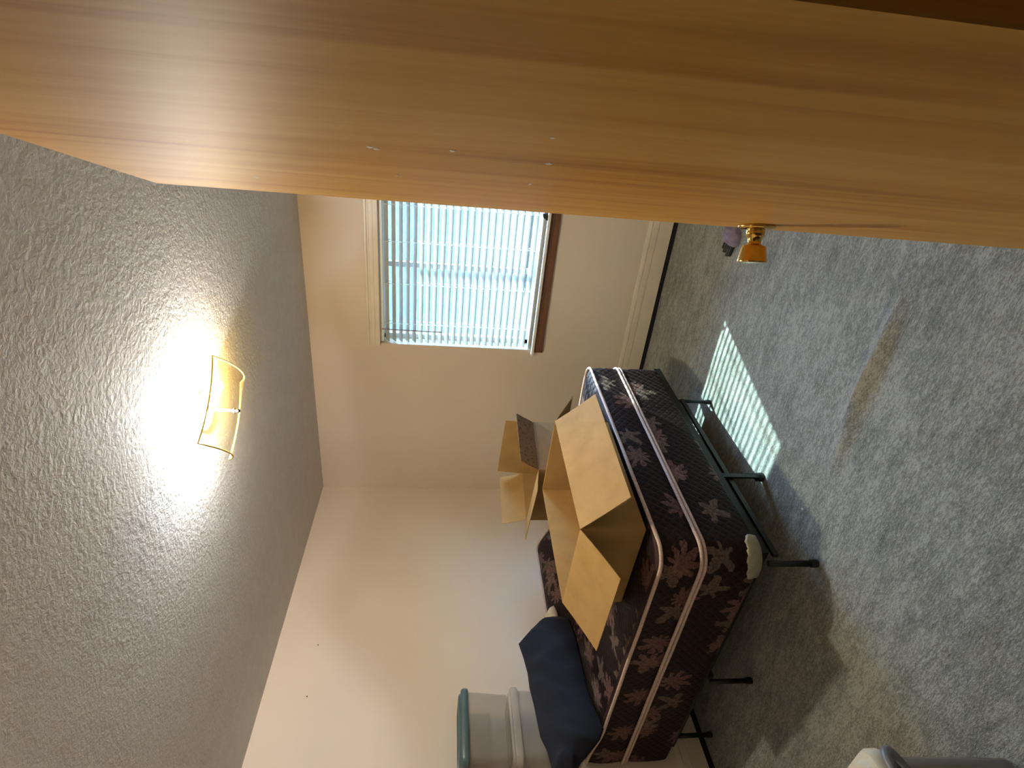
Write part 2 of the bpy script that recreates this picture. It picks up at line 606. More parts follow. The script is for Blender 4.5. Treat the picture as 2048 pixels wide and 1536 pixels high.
struct(box('wall_hall', (0, RY - 1.5, -0.12), (RX, RY - 1.35, H), WALL), 'beige painted wall of the hallway')

# small marks on the walls (nail holes)
def nail(wall, x, y, z, ax):
    Vn, Fn = lathe([(0.004, 0), (0.004, 0.0012)], 8)
    if ax == 'x':
        Vn = [(q[2] + x, q[0] + y, q[1] + z) for q in Vn]
    else:
        Vn = [(q[0] + x, -q[2] + y, q[1] + z) for q in Vn]
    mesh_obj('nail_hole', Vn, Fn, BLACKP, wall)
wl = bpy.data.objects['wall_left']
nail(wl, 0, -1.445, 2.202, 'x')
nail(wl, 0, -1.764, 2.20, 'x')

# baseboards: stepped profile with a dark gap strip below
def baseboard(name, a, b, inward, label):
    a, b, n_ = Vector(a), Vector(b), Vector(inward)
    prof = [(0, 0.030), (0.016, 0.030), (0.016, 0.118), (0.008, 0.1195), (0.008, 0.1225), (0.0135, 0.124), (0.0125, 0.159), (0.004, 0.161), (0.004, 0.1655), (0.0095, 0.167), (0.004, 0.190), (0, 0.192)]
    V = [tuple(p + n_ * d + Vector((0, 0, z))) for p in (a, b) for d, z in prof]
    n = len(prof)
    Fc = [(i, i + 1, n + i + 1, n + i) for i in range(n - 1)] + [tuple(range(n)), tuple(range(n, 2 * n))[::-1]]
    o = struct(mesh_obj(name, V, Fc, TRIMP), label)
    lo = [min(a[i], b[i], (a + n_ * 0.010)[i], (b + n_ * 0.010)[i]) for i in range(2)]
    hi = [max(a[i], b[i], (a + n_ * 0.010)[i], (b + n_ * 0.010)[i]) for i in range(2)]
    box('gap_strip', (lo[0], lo[1], -0.01), (hi[0], hi[1], 0.030), BLACKG, o)
    return o
baseboard('baseboard_back', (0, 0, 0), (RX, 0, 0), (0, -1, 0), 'cream stepped baseboard below the window')
baseboard('baseboard_left', (0, RY, 0), (0, -0.017, 0), (1, 0, 0), 'cream stepped baseboard behind the bed')
baseboard('baseboard_right', (RX, RY, 0), (RX, -0.017, 0), (-1, 0, 0), 'cream stepped baseboard behind the door')
baseboard('baseboard_front', (0.017, RY, 0), (DX0 - 0.07, RY, 0), (0, 1, 0), 'cream stepped baseboard beside the doorway')

# door frame (jambs, stops, casings)
bm = bmesh.new()
bbox(bm, (DX0, RY - 0.12, 0), (DX0 + 0.018, RY, DZ))
bbox(bm, (DX1 - 0.018, RY - 0.12, 0), (DX1, RY, DZ))
bbox(bm, (DX0, RY - 0.12, DZ - 0.012), (DX1, RY, DZ))
for yy in (RY, RY - 0.132):
    bbox(bm, (DX0 - 0.06, yy, 0), (DX0 + 0.004, yy + 0.012, DZ + 0.06), 0.003)
    bbox(bm, (DX1 - 0.004, yy, 0), (DX1 + 0.06, yy + 0.012, DZ + 0.06), 0.003)
    bbox(bm, (DX0 - 0.06, yy, DZ - 0.004), (DX1 + 0.06, yy + 0.012, DZ + 0.06), 0.003)
struct(bm_obj('trim_1', bm, STAIN), 'dark stained wooden door frame')

# ---------------------------------------------------------------- window
win = struct(empty('window_1', ((WX0 + WX1) / 2, 0.06, WZ0)), 'white framed window with drywall returns')
def wpart(name, bm, mat, sm=False, par=None):
    bmesh.ops.translate(bm, verts=bm.verts, vec=-Vector(win.location))
    return bm_obj(name, bm, mat, par or win, sm)
bm = bmesh.new()                                        # head casing, fluted
bbox(bm, (WX0 - 0.012, -0.018, WZ1 - 0.004), (WX1 + 0.012, 0, WZ1 + 0.082), 0.002)
for z in (WZ1 + 0.026, WZ1 + 0.052):
    bbox(bm, (WX0 - 0.012, -0.0205, z), (WX1 + 0.012, -0.016, z + 0.010), 0.002)
bbox(bm, (WX0 - 0.012, -0.026, WZ1 + 0.066), (WX1 + 0.012, 0, WZ1 + 0.082), 0.003)
wpart('head_casing', bm, TRIMP)
bm = bmesh.new()                                        # stool with horns
bbox(bm, (WX0, -0.02, WZ0 - 0.020), (WX1, T - 0.03, WZ0), 0.0)
bbox(bm, (WX0 - 0.030, -0.042, WZ0 - 0.020), (WX1 + 0.030, 0.0, WZ0), 0.004)
wpart('window_sill', bm, WHITEP)
bm = bmesh.new()
bbox(bm, (WX0 - 0.012, -0.017, WZ0 - 0.088), (WX1 + 0.012, 0, WZ0 - 0.0215), 0.003)
bbox(bm, (WX0 - 0.012, -0.020, WZ0 - 0.048), (WX1 + 0.012, -0.01, WZ0 - 0.034), 0.003)
wpart('apron', bm, STAIN)
FY = 0.105
bm = bmesh.new()
for lo, hi in (((WX0, FY, WZ0), (WX0 + 0.035, FY + 0.04, WZ1)), ((WX1 - 0.035, FY, WZ0), (WX1, FY + 0.04, WZ1)),
               ((WX0, FY, WZ1 - 0.04), (WX1, FY + 0.04, WZ1)), ((WX0, FY, WZ0), (WX1, FY + 0.04, WZ0 + 0.04))):
    bbox(bm, lo, hi, 0.003)
wpart('window_frame', bm, VINYL)
bm = bmesh.new()
WM = (WX0 + WX1) / 2
bbox(bm, (WM - 0.018, FY + 0.005, WZ0 + 0.04), (WM + 0.018, FY + 0.035, WZ1 - 0.04), 0.003)
wpart('meeting_stile', bm, VINYL)
for a, b in ((WX0 + 0.035, WM - 0.018), (WM + 0.018, WX1 - 0.035)):
    bm = bmesh.new()
    bbox(bm, (a, FY + 0.018, WZ0 + 0.04), (b, FY + 0.021, WZ1 - 0.04))
    wpart('pane', bm, GLASS)

# blind
BX0, BX1, BY = WX0 + 0.007, WX1 - 0.007, 0.042
bl = empty('window_blind', ((BX0 + BX1) / 2, BY, WZ0))
tag(bl, 'white slatted window blind tilted half open in the sunlit window', 'blind')
def bpart(name, V, Fc, mat, sm=False):
    o = Vector(bl.location)
    return mesh_obj(name, [Vector(v) - o for v in V], Fc, mat, bl, sm)
bm = bmesh.new()
bbox(bm, (BX0, BY - 0.022, WZ1 - 0.028), (BX1, BY + 0.024, WZ1 - 0.001), 0.002)
bmesh.ops.translate(bm, verts=bm.verts, vec=-Vector(bl.location))
bm_obj('head_rail', bm, VINYL, bl)
NS, PITCHZ, TILT, SW = 22, 0.0462, math.radians(32.5), 0.050
ZT = WZ1 - 0.052
sp = []
for k in range(9):                                     # gently crowned slat, 3 mm thick
    s = (k / 8 - .5) * SW
    sp.append((s, 0.0022 * (1 - (2 * s / SW) ** 2)))
prof = [(s, c + 0.0017) for s, c in sp] + [(s, c - 0.0017) for s, c in sp[::-1]]
# outer (+y) edge high, room edge low
prof = [(s * math.cos(TILT) - c * math.sin(TILT), s * math.sin(TILT) + c * math.cos(TILT)) for s, c in prof]
hw = (BX1 - BX0) / 2
Vs = [(sx, p[0], p[1]) for sx in (-hw, hw) for p in prof]
n = len(prof)
Fs = [(i, (i + 1) % n, n + (i + 1) % n, n + i) for i in range(n)] + [tuple(range(n))[::-1], tuple(range(n, 2 * n))]
first = None
for i in range(NS):
    z = ZT - i * PITCHZ - WZ0
    if first is None:
        first = mesh_obj('slat', Vs, Fs, SLATM, bl, False, (0, 0, z))
    else:
        copy_obj(first, bl, (0, 0, z))
ZB = ZT - NS * PITCHZ + 0.012
bm = bmesh.new()
bbox(bm, (BX0, BY - 0.026, WZ0 + 0.002), (BX1, BY + 0.024, WZ0 + 0.021), 0.003)
bmesh.ops.translate(bm, verts=bm.verts, vec=-Vector(bl.location))
bm_obj('bottom_rail', bm, SLATM, bl)
for cx in (1.478, 1.772, 2.062, 2.300):
    for dy in (-0.0235, 0.0235):
        Vt, Ft = tube_mesh([(cx, BY + dy, WZ1 - 0.02), (cx, BY + dy, WZ0 + 0.015)], 0.0028, 6)
        bpart('ladder_cord', Vt, Ft, CORDM)
    for i in range(NS):                                # cord knots / rungs seen on every slat
        z = ZT - i * PITCHZ
        Vt, Ft = tube_mesh([(cx, BY - 0.0235, z - 0.0155), (cx, BY + 0.0235, z + 0.0135)], 0.0030, 5)
        if i == 0:
            k0 = mesh_obj('ladder_rung', [Vector(v) - Vector((cx, BY, z)) for v in Vt], Ft, CORDM, bl, False, Vector((cx, BY, z)) - Vector(bl.location))
        else:
            copy_obj(k0, bl, Vector((cx, BY, z)) - Vector(bl.location))
Vt, Ft = tube_mesh([(1.435, BY - 0.030, WZ1 - 0.015), (1.434, BY - 0.033, 1.75), (1.432, BY - 0.033, 1.53)], 0.0035, 6)
tag(bpart('tilt_wand', Vt, Ft, plain('wand_brown', (0.22, 0.16, 0.11, 1), 0.4)), 'thin brown tilt wand')

# small black wedge standing on the sill by the door edge
Vw = [(-0.02, -0.012, 0), (0.024, -0.012, 0), (0.024, 0.012, 0), (-0.02, 0.012, 0), (0.0, -0.009, 0.030), (0.024, -0.010, 0.034), (0.024, 0.010, 0.034), (0.0, 0.009, 0.030)]
bm = bmesh.new()
vv = [bm.verts.new(v) for v in Vw]
for f in ((3, 2, 1, 0), (4, 5, 6, 7), (0, 1, 5, 4), (1, 2, 6, 5), (2, 3, 7, 6), (3, 0, 4, 7)):
    bm.faces.new([vv[i] for i in f])
bmesh.ops.bevel(bm, geom=bm.edges[:], offset=0.002, segments=2, affect='EDGES')
tag(bm_obj('sill_wedge', bm, BLACKP, None, 'auto', (2.298, -0.018, WZ0)), 'small black plastic wedge on the white window sill', 'wedge')

# outside: lawn and roof overhang
struct(box('ground', (-30, T, -0.45), (34, 60, -0.40), GRASS), 'dry lawn outside the window')
V, Fc = [], []  # added bank: keeps the bright horizon out of the blind gaps
for j in range(25):
    for i in range(41):
        x, y = -40 + 2.1 * i, 7 + j * 1.0
        V.append((x, y, -0.42 + 6.5 * (1 - math.exp(-((y - 7) / 9) ** 2)) + 0.7 * noise.noise(Vector((x * .2, y * .2, 0)))))
for j in range(24):
    for i in range(40):
        a = j * 41 + i
        Fc.append((a, a + 1, a + 42, a + 41))
struct(mesh_obj('added_bank', V, Fc, GRASS, None, True), 'grassy bank added beyond the lawn to block the bright horizon')
EV = empty('roof_eave', (1.9, T, 2.325))
struct(EV, 'painted roof overhang above the window')
box('soffit', (-3, 0, -0.06), (3, 0.40, -0.03), SOFFIT, EV)
box('fascia', (-3, 0.40, -0.10), (3, 0.42, 0.14), SOFFIT, EV)
box('roof_slab', (-3, 0, 0.14), (3, 0.44, 0.18), SOFFIT, EV)

# ---------------------------------------------------------------- door
HX, HY = 3.2363, -3.4141
ED = Vector((2.943, -2.6035))
dd = (ED - Vector((HX, HY)))
DW = dd.length
ang = math.atan2(dd.y, dd.x)
door = struct(empty('door_1', (HX, HY, 0.0), ang), 'honey coloured varnished wooden door standing open')
# local x: hinge -> free edge, local +y is towards the room's left (visible face at y = 0)
bm = bmesh.new()
bbox(bm, (0, -0.035, 0.012), (DW, 0, 2.042), 0.0015, None, 1)
slab = bm_obj('door_slab', bm, DOORW, door)
def knob(side):
    prof = [(0.0, 0.0), (0.0335, 0.0), (0.0345, 0.002), (0.033, 0.0055), (0.028, 0.0075), (0.0175, 0.009), (0.0165, 0.011), (0.0175, 0.0135), (0.0165, 0.016),
            (0.0178, 0.018), (0.0165, 0.0205), (0.0145, 0.023), (0.0125, 0.028), (0.0122, 0.034), (0.014, 0.0365), (0.0205, 0.038), (0.0225, 0.040),
            (0.0232, 0.044), (0.0275, 0.066), (0.0278, 0.068), (0.0268, 0.0695), (0.018, 0.0685), (0.004, 0.068), (0.0005, 0.068)]
    V, Fc = lathe(prof[1:], 40)
    # rotate z -> +-y
    V = [(v[0], side * v[2] + (0 if side > 0 else -0.035), v[1] * side) for v in V]
    V = [(DW - 0.056 + v[0], v[1], 0.943 + v[2]) for v in V]
    o = mesh_obj('door_knob', V, Fc, BRASS, door, True)
    o.data.set_sharp_from_angle(angle=math.radians(50))
    return tag(o, 'polished brass tulip knob with round rose plate')
knob(1)
knob(-1)
bm = bmesh.new()
bbox(bm, (DW - 0.0005, -0.029, 0.915), (DW + 0.0015, -0.006, 0.972), 0.0)
bbox(bm, (DW, -0.024, 0.934), (DW + 0.010, -0.012, 0.952), 0.002)
bm_obj('latch_plate', bm, BRASS, door)
for hz in (0.23, 1.02, 1.83):
    V, Fc = tube_mesh([(-0.006, -0.041, hz - 0.045), (-0.006, -0.041, hz + 0.045)], 0.006, 10)
    mesh_obj('hinge', V, Fc, BRASS, door)
# chipped paint marks on the varnish
def chip(s, z, w_, h_, seed):
    rnd = random.Random(seed)
    pts = []
    for k in range(14):
        a = 2 * math.pi * k / 14
        rr = rnd.uniform(0.55, 1.0)
        pts.append((s + math.cos(a) * w_ * rr, z + math.sin(a) * h_ * rr))
    V = [(p[0], 0.0004, p[1]) for p in pts] + [(p[0], -0.0004, p[1]) for p in pts]
    n_ = 14
    Fc = [tuple(range(n_)), tuple(range(n_, 2 * n_))[::-1]] + [(i, n_ + i, n_ + (i + 1) % n_, (i + 1) % n_) for i in range(n_)]
    mesh_obj('paint_chip', V, Fc, CHIPM, door)
du = dd.normalized()
def dpos(x, y):
    return (Vector((x, y)) - Vector((HX, HY))).dot(du)
for k, (x, y, z, a, b) in enumerate(((3.099, -3.046, 1.616, .0055, .004), (3.096, -3.040, 1.610, .007, .004), (3.105, -3.062, 1.529, .006, .0045), (3.096, -3.040, 1.422, .007, .0045), (3.046, -2.902, 1.421, .010, .003), (3.04, -2.89, 1.60, .003, .003), (3.0, -2.77, 1.82, .012, .0016), (3.135, -3.15, 1.44, .004, .003))):
    chip(dpos(x, y), z, a, b, k)

# ---------------------------------------------------------------- ceiling lamp
LC = Vector((1.885, -1.740))
lamp = empty('ceiling_lamp', (LC.x, LC.y, H))
tag(lamp, 'ceiling lamp with bent square frosted glass shade and lit bulbs', 'lamp')
V, Fc = lathe([(0.001, 0.0), (0.085, 0.0), (0.085, -0.006), (0.075, -0.018), (0.03, -0.022), (0.001, -0.022)], 32)
mesh_obj('base_pan', V, Fc, WHITEM, lamp, True)
V, Fc = tube_mesh([(0, 0, -0.02), (0, 0, -0.118)], 0.005, 10)
mesh_obj('rod', V, Fc, WHITEM, lamp)
V, Fc = lathe([(0.001, -0.110), (0.011, -0.111), (0.0125, -0.114), (0.010, -0.118), (0.0085, -0.124), (0.010, -0.128), (0.0055, -0.134), (0.001, -0.135)], 16)
mesh_obj('finial', V, Fc, BLACKP, lamp, True)
# bent glass: square sheet turned 48 degrees, bowed so that the rim curls up
GA = math.radians(48)
gn, gs = 24, 0.166
V, Fc = [], []
def gz(a, b):
    return -0.108 + 0.052 * (abs(b) / gs) ** 2.2 * (0.55 + 0.45 * (a / gs) ** 2) - 0.010 * (a / gs) ** 2
for side in (0, 1):
    for j in range(gn + 1):
        for i in range(gn + 1):
            a = (i / gn * 2 - 1) * gs
            b = (j / gn * 2 - 1) * gs
            z = gz(a, b) + (0.0045 if side else 0)
            V.append((a * math.cos(GA) - b * math.sin(GA), a * math.sin(GA) + b * math.cos(GA), z))
q = (gn + 1) ** 2
for j in range(gn):
    for i in range(gn):
        a = j * (gn + 1) + i
        Fc.append((a, a + gn + 1, a + gn + 2, a + 1))
        Fc.append((q + a, q + a + 1, q + a + gn + 2, q + a + gn + 1))
for i in range(gn):
    for a, b in ((i, i + 1), (gn * (gn + 1) + i + 1, gn * (gn + 1) + i), ((i + 1) * (gn + 1), i * (gn + 1)), (i * (gn + 1) + gn, (i + 1) * (gn + 1) + gn)):
        Fc.append((a, b, q + b, q + a))
mesh_obj('glass_shade', V, Fc, SHADE, lamp, True)
rim = [(-gs, b) for b in (gs, -gs)]
pts = []
for k in range(4):
    for i in range(12):
        t = i / 12 * 2 - 1
        a, b = ((t, -1), (1, t), (-t, 1), (-1, -t))[k]
        a *= gs; b *= gs
        pts.append((a * math.cos(GA) - b * math.sin(GA), a * math.sin(GA) + b * math.cos(GA), gz(a, b) + 0.002))
V, Fc = tube_mesh(pts, 0.0035, 6, True)
am = N('amber_glass_rim', 0.2, (0.80, 0.55, 0.12, 1)).m
mesh_obj('glass_rim', V, Fc, am, lamp, True)
def bulb(direc, dist, mat):
    """bulb with glowing neck and dome, lying almost flat"""
    d = Vector(direc).normalized()
    s = Vector((0, 0, 1)).cross(d).normalized()
    t = d.cross(s)
    place = lambda V: [(s * v[0] + t * v[1] + d * v[2]) * 0.70 + d * dist + Vector((0, 0, -0.030)) for v in V]
    V, Fc = lathe([(0.013, -0.02), (0.0145, 0.0), (0.016, 0.008), (0.024, 0.025), (0.0292, 0.036), (0.0290, 0.0365)], 20)
    root = mesh_obj('bulb', place(V), Fc, mat, lamp, True)
    V, Fc = lathe([(0.0290, 0.0365), (0.0300, 0.045), (0.0298, 0.053), (0.027, 0.066), (0.019, 0.077), (0.008, 0.082), (0.0005, 0.083)], 20)
    mesh_obj('bulb_dome', place(V), Fc, mat, root, True)
    V, Fc = lathe([(0.001, -0.055), (0.018, -0.055), (0.019, -0.02), (0.017, -0.005), (0.001, -0.005)], 16)
    mesh_obj('socket', place(V), Fc, WHITEM, lamp, True)
bulb((0.05, -0.15, -0.008), 0.062, mat_emit('led_bulb_cool', (0.93, 0.97, 1.0, 1), BULB_COOL))
bulb((0.10, 0.12, -0.008), 0.062, mat_emit('bulb_warm', (1.0, 0.66, 0.22, 1), BULB_WARM))

# ---------------------------------------------------------------- bed
BROT = -0.03107
BORG = (1.6201, -2.2465, 0.0)
BL_, BWD = 1.605, 1.462          # extent along local -x, along local +y
def rise(x, y):
    """mattress head end pushed up against the wall"""
    t = max(0.0, min(1.0, (-x - 1.25) / 0.33))
    t = t * t * (3 - 2 * t)
    return t * (0.035 + 0.075 * max(0, min(1, (y - 0.15) / 0.75)))
def qd(s, v):
    k = 2 * math.pi / 0.088
    return 0.0 * (min(abs(math.sin((s + v) * k)), abs(math.sin((s - v) * k))) ** 0.5)

# frame (things stacked: frame < box spring < mattress)
fr = empty('bed_frame', BORG, BROT)
tag(fr, 'black steel bed frame with angle rails and thin legs under box spring', 'bed frame')
FZ0, FZ1 = 0.205, 0.245
bm = bmesh.new()
bbox(bm, (-0.045, 0.06, FZ0), (-0.040, BWD + 0.02, FZ1))
bbox(bm, (-0.075, 0.06, FZ0), (-0.040, BWD + 0.02, FZ0 + 0.004))
bm_obj('rail', bm, BLACKM, fr)
bm = bmesh.new()
bbox(bm, (-BL_ + 0.045, 0.06, FZ0), (-BL_ + 0.05, BWD - 0.06, FZ1))
bbox(bm, (-BL_ + 0.045, 0.06, FZ0), (-BL_ + 0.08, BWD - 0.06, FZ0 + 0.004))
bm_obj('rail', bm, BLACKM, fr)
for yy, sgn in ((0.055, 1), (BWD - 0.07, -1)):
    bm = bmesh.new()
    bbox(bm, (-BL_ + 0.04, yy, FZ0), (-0.04, yy + 0.005, FZ1))
    bbox(bm, (-BL_ + 0.04, min(yy, yy + sgn * .03), FZ0), (-0.04, max(yy, yy + sgn * .03), FZ0 + 0.004))
    bm_obj('rail', bm, BLACKM, fr)
bm = bmesh.new()
bar(bm, (-0.065, 0.06, 0.165), (-0.065, BWD - 0.28, 0.165), 0.016, 0.022)
bm_obj('lower_brace', bm, BLACKM, fr)
bm = bmesh.new()
bbox(bm, (-0.92, 0.05, FZ0 - 0.02), (-0.885, BWD - 0.06, FZ0 - 0.001))
bm_obj('cross_slat', bm, BLACKM, fr)
cR, sR = math.cos(-BROT), math.sin(-BROT)
def tobed(x, y):
    dx, dy = x - BORG[0], y - BORG[1]
    return dx * cR - dy * sR, dx * sR + dy * cR
legs = [(1.547, -2.215, 0.013, False), (0.720, -2.190, 0.012, False), (1.592, -1.709, 0.011, True), (1.589, -1.071, 0.010, False), (0.15, -1.0, 0.012, False), (0.12, -2.12, 0.012, False), (0.72, -1.4, 0.012, False)]
for x, y, r, dbl in legs:
    lx, ly = tobed(x, y)
    if dbl:
        bm = bmesh.new()
        bbox(bm, (lx - 0.030, ly - 0.002, 0.022), (lx + 0.0, ly + 0.002, FZ0 + 0.035), 0.0)
        bbox(bm, (lx - 0.004, ly - 0.026, 0.022), (lx + 0.0, ly + 0.002, FZ0 + 0.035), 0.0)
        lg = bm_obj('leg', bm, BLACKM, fr)
        V, Fc = lathe([(0.021, 0.0), (0.022, 0.006), (0.020, 0.030)], 14)
        mesh_obj('foot_cap', [(v[0] + lx - 0.012, v[1] + ly - 0.01, v[2]) for v in V], Fc, BLACKP, lg)
    else:
        V, Fc = tube_mesh([(lx, ly, 0.012), (lx, ly, FZ0 + 0.004)], r, 12)
        lg = mesh_obj('leg', V, Fc, BLACKM, fr, True)
        V, Fc = lathe([(r + 0.003, 0.0), (r + 0.004, 0.008), (r + 0.003, 0.028)], 14)
        mesh_obj('foot_cap', [(v[0] + lx, v[1] + ly, v[2]) for v in V], Fc, BLACKP, lg)

# box spring
def ring_outset(base, d):
    """offset a list of ((x,y),s) outwards by d"""
    n = len(base)
    out = []
    for i in range(n):
        a, b = base[i - 1][0], base[(i + 1) % n][0]
        tx, ty = b[0] - a[0], b[1] - a[1]
        L = math.hypot(tx, ty)
        out.append((base[i][0][0] + ty / L * d, base[i][0][1] - tx / L * d))
    return out
bs = empty('box_spring', BORG, BROT)
tag(bs, 'burgundy floral box spring with torn lower corner on the black frame', 'box spring')
base = rrect(-BL_, -0.008, 0.008, BWD - 0.008, 0.085, 0.03, 10, None, 0.03)
rings, uvs = [], []
ZS = [0.248, 0.252, 0.258, 0.268, 0.28] + [0.28 + 0.20 * k / 14 for k in range(1, 14)] + [0.480, 0.486, 0.490]
for z in ZS:
    t = (z - 0.248) / 0.242
    o_ = 0.010 * max(0.0, math.sin(math.pi * min(1, max(0, t)))) ** 0.5 - (0.018 * (1 - min(1, t / 0.10)) ** 2)
    if z > 0.478:
        o_ -= 0.010 * (z - 0.478) / 0.012
    pts = ring_outset(base, o_)
    rg = []
    nn = len(base)
    for i, p in enumerate(pts):
        q_ = qd(base[i][1], z)
        cx, cy = p[0], p[1]
        # push out along ring normal
        a, b = base[i - 1][0], base[(i + 1) % nn][0]
        tx, ty = b[0] - a[0], b[1] - a[1]
        L = math.hypot(tx, ty)
        rg.append((cx + ty / L * q_, cy - tx / L * q_, z))
        uvs.append((base[i][1] + 0.31, z + 3.1))
    rings.append(rg)
V, Fc = loft(rings)
mesh_obj('cover', V, Fc, TICK, bs, True, None, uvs)
def piping(parent, z, d, r, zf=None, lbl=None):
    pts = []
    for (p, s), o2 in zip(base, ring_outset(base, d)):
        zz = z + (zf(o2[0], o2[1]) if zf else 0) + 0.0025 * noise.noise(Vector((s * 4, z * 20, 0)))
        pts.append((o2[0], o2[1], zz))
    V, Fc = tube_mesh(pts, r, 8, True)
    o = mesh_obj('piping', V, Fc, PIPE, parent, True)
    return o
piping(bs, 0.485, 0.007, 0.0075)
# cream guard showing through the torn lower corner nearest the camera
gv, gf = [], []
cc = (-0.008 - 0.085, 0.008 + 0.085)
m_ = 22
for i in range(m_ + 1):
    t = i / m_
    a = -math.pi / 2 - 0.35 + t * (math.pi / 2 + 0.55)
    jag = 0.010 * noise.noise(Vector((i * 0.9, 1.3, 0)))
    taper = math.sin(math.pi * min(1, max(0, 0.06 + t * 0.9))) ** 0.35
    ztop = 0.262 + (0.055 + jag) * taper
    def edge(rad, z):
        if a < -math.pi / 2:
            return (cc[0] + (a + math.pi / 2) * 0.09, cc[1] - rad, z)
        if a > 0:
            return (cc[0] + rad, cc[1] + a * 0.09, z)
        return (cc[0] + rad * math.cos(a), cc[1] + rad * math.sin(a), z)
    for rad, z in ((0.0900, 0.250), (0.0975, ztop - 0.012), (0.0970, ztop), (0.0935, ztop), (0.0870, 0.250)):
        gv.append(edge(rad, z))
for i in range(m_):
    for k in range(5):
        l = (k + 1) % 5
        gf.append((i * 5 + k, (i + 1) * 5 + k, (i + 1) * 5 + l, i * 5 + l))
gf += [(0, 1, 2, 3, 4), tuple(m_ * 5 + k for k in (4, 3, 2, 1, 0))]
tag(mesh_obj('corner_guard', gv, gf, GUARD, bs, True), 'cream plastic corner guard')

# mattress
mt = empty('mattress', (BORG[0], BORG[1], 0.0), BROT)
tag(mt, 'quilted burgundy floral mattress with cream piping lying on the box spring', 'mattress')
rings, uvs = [], []
ZM = [0.493, 0.497, 0.503, 0.511] + [0.511 + 0.139 * k / 11 for k in range(1, 11)] + [0.650, 0.656, 0.660]
for z in ZM:
    t = (z - 0.493) / 0.167
    o_ = 0.013 * max(0.0, math.sin(math.pi * min(1, t))) ** 0.6 - 0.004
    pts = ring_outset(base, o_)
    rg = []
    nn = len(base)
    for i, p in enumerate(pts):
        q_ = qd(base[i][1], z) * 0.8
        a, b = base[i - 1][0], base[(i + 1) % nn][0]
        tx, ty = b[0] - a[0], b[1] - a[1]
        L = math.hypot(tx, ty)
        rg.append((p[0] + ty / L * q_, p[1] - tx / L * q_, z + rise(p[0], p[1]) * t))
        uvs.append((base[i][1], z))
    rings.append(rg)
NR = 24
cxm, cym = -BL_ / 2, BWD / 2
for k in range(1, NR + 1):
    f = k / NR
    rg = []
    for i, (p, s) in enumerate(base):
        x = p[0] + (cxm - p[0]) * f * 0.995
        y = p[1] + (cym - p[1]) * f * 0.995
        edge_d = min(-x, x + BL_, y, BWD - y)
        z = 0.660 + 0.016 * min(1, max(0, edge_d) / 0.10) ** 0.5 + rise(x, y) + (qd(x, y) * 1.2 if k > 1 else 0)
        # pressed in by the boxes
        z -= 0.016 * max(0, 1 - max(abs(x + 0.27) / 0.36, abs(y - 0.56) / 0.46) ** 4)
        z += 0.003 * noise.noise(Vector((x * 6, y * 6, 2)))
        rg.append((x, y, z))
        uvs.append((x + 7.3, y + 5.2))
    rings.append(rg)
V, Fc = loft(rings)
mesh_obj('cover', V, Fc, TICK, mt, True, None, uvs)
piping(mt, 0.664, 0.004, 0.0082, rise)
piping(mt, 0.503, 0.010, 0.0075)

# ---------------------------------------------------------------- cardboard boxes
def carton(name, cx, cy, z0, L, W, Hh, rz, flaps, mats, label, th=0.004):
    """L along local x, W along local y. flaps: dict side -> (angle deg from outward horizontal, length)"""
    root = empty(name, (cx, cy, z0), rz)
    tag(root, label, 'box', 'open cardboard boxes on the bed')
    hx, hy = L / 2, W / 2
    m = mats.get('wall', CARD)
    box('base_panel', (-hx, -hy, 0), (hx, hy, th), m, root)
    for nm, lo, hi in (('left', (-hx, -hy, th), (-hx + th, hy, Hh)), ('right', (hx - th, -hy, th), (hx, hy, Hh)), ('near', (-hx + th, -hy, th), (hx - th, -hy + th, Hh)), ('far', (-hx + th, hy - th, th), (hx - th, hy, Hh))):
        box('side_panel', lo, hi, mats.get(nm, m), root)
    for side, (a, l, bow) in flaps.items():
        ar = math.radians(a)
        out = {'right': Vector((1, 0, 0)), 'left': Vector((-1, 0, 0)), 'near': Vector((0, -1, 0)), 'far': Vector((0, 1, 0))}[side]
        along = Vector((-out.y, out.x, 0))
        half = (hy if abs(out.x) > .5 else hx) - 0.002
        d = out * math.cos(ar) + Vector((0, 0, math.sin(ar)))
        nrm = along.cross(d)
        base_p = Vector((out.x * (hx - th / 2), out.y * (hy - th / 2), Hh + 0.001))
        Vf, Ff, uv_ = [], [], []
        nu, nv = 6, 6
        for sgn in (0.5, -0.5):
            for j in range(nv + 1):
                for i in range(nu + 1):
                    t, s = j / nv, (i / nu * 2 - 1)
                    s2 = s * (1 - 0.012 * t)
                    p = base_p + along * (half * s2) + d * (l * t) + nrm * (sgn * th * 0.9 + bow * math.sin(math.pi * t) * (1 - 0.3 * s * s) + bow * 0.3 * s * t)
                    Vf.append(p)
                    uv_.append((s * half, t * l))
        q_ = (nu + 1) * (nv + 1)
        for j in range(nv):
            for i in range(nu):
                a_ = j * (nu + 1) + i
                Ff.append((a_, a_ + 1, a_ + nu + 2, a_ + nu + 1))
                Ff.append((q_ + a_, q_ + a_ + nu + 1, q_ + a_ + nu + 2, q_ + a_ + 1))
        for i in range(nu):
            Ff.append((i, q_ + i, q_ + i + 1, i + 1))
            e = nv * (nu + 1) + i
            Ff.append((e, e + 1, q_ + e + 1, q_ + e))
        for j in range(nv):
            e = j * (nu + 1)
            Ff.append((e, e + nu + 1, q_ + e + nu + 1, q_ + e))
            e += nu
            Ff.append((e, q_ + e, q_ + e + nu + 1, e + nu + 1))
        bmx = bmesh.new()
        vv = [bmx.verts.new(v) for v in Vf]
        uvl = bmx.loops.layers.uv.new('UVMap')
        for f in Ff:
            fc = bmx.faces.new([vv[i] for i in f])
            for lp, i in zip(fc.loops, f):
                lp[uvl].uv = uv_[i]
        bm_obj('flap', bmx, mats.get('flap_' + side, m), root)
    return root

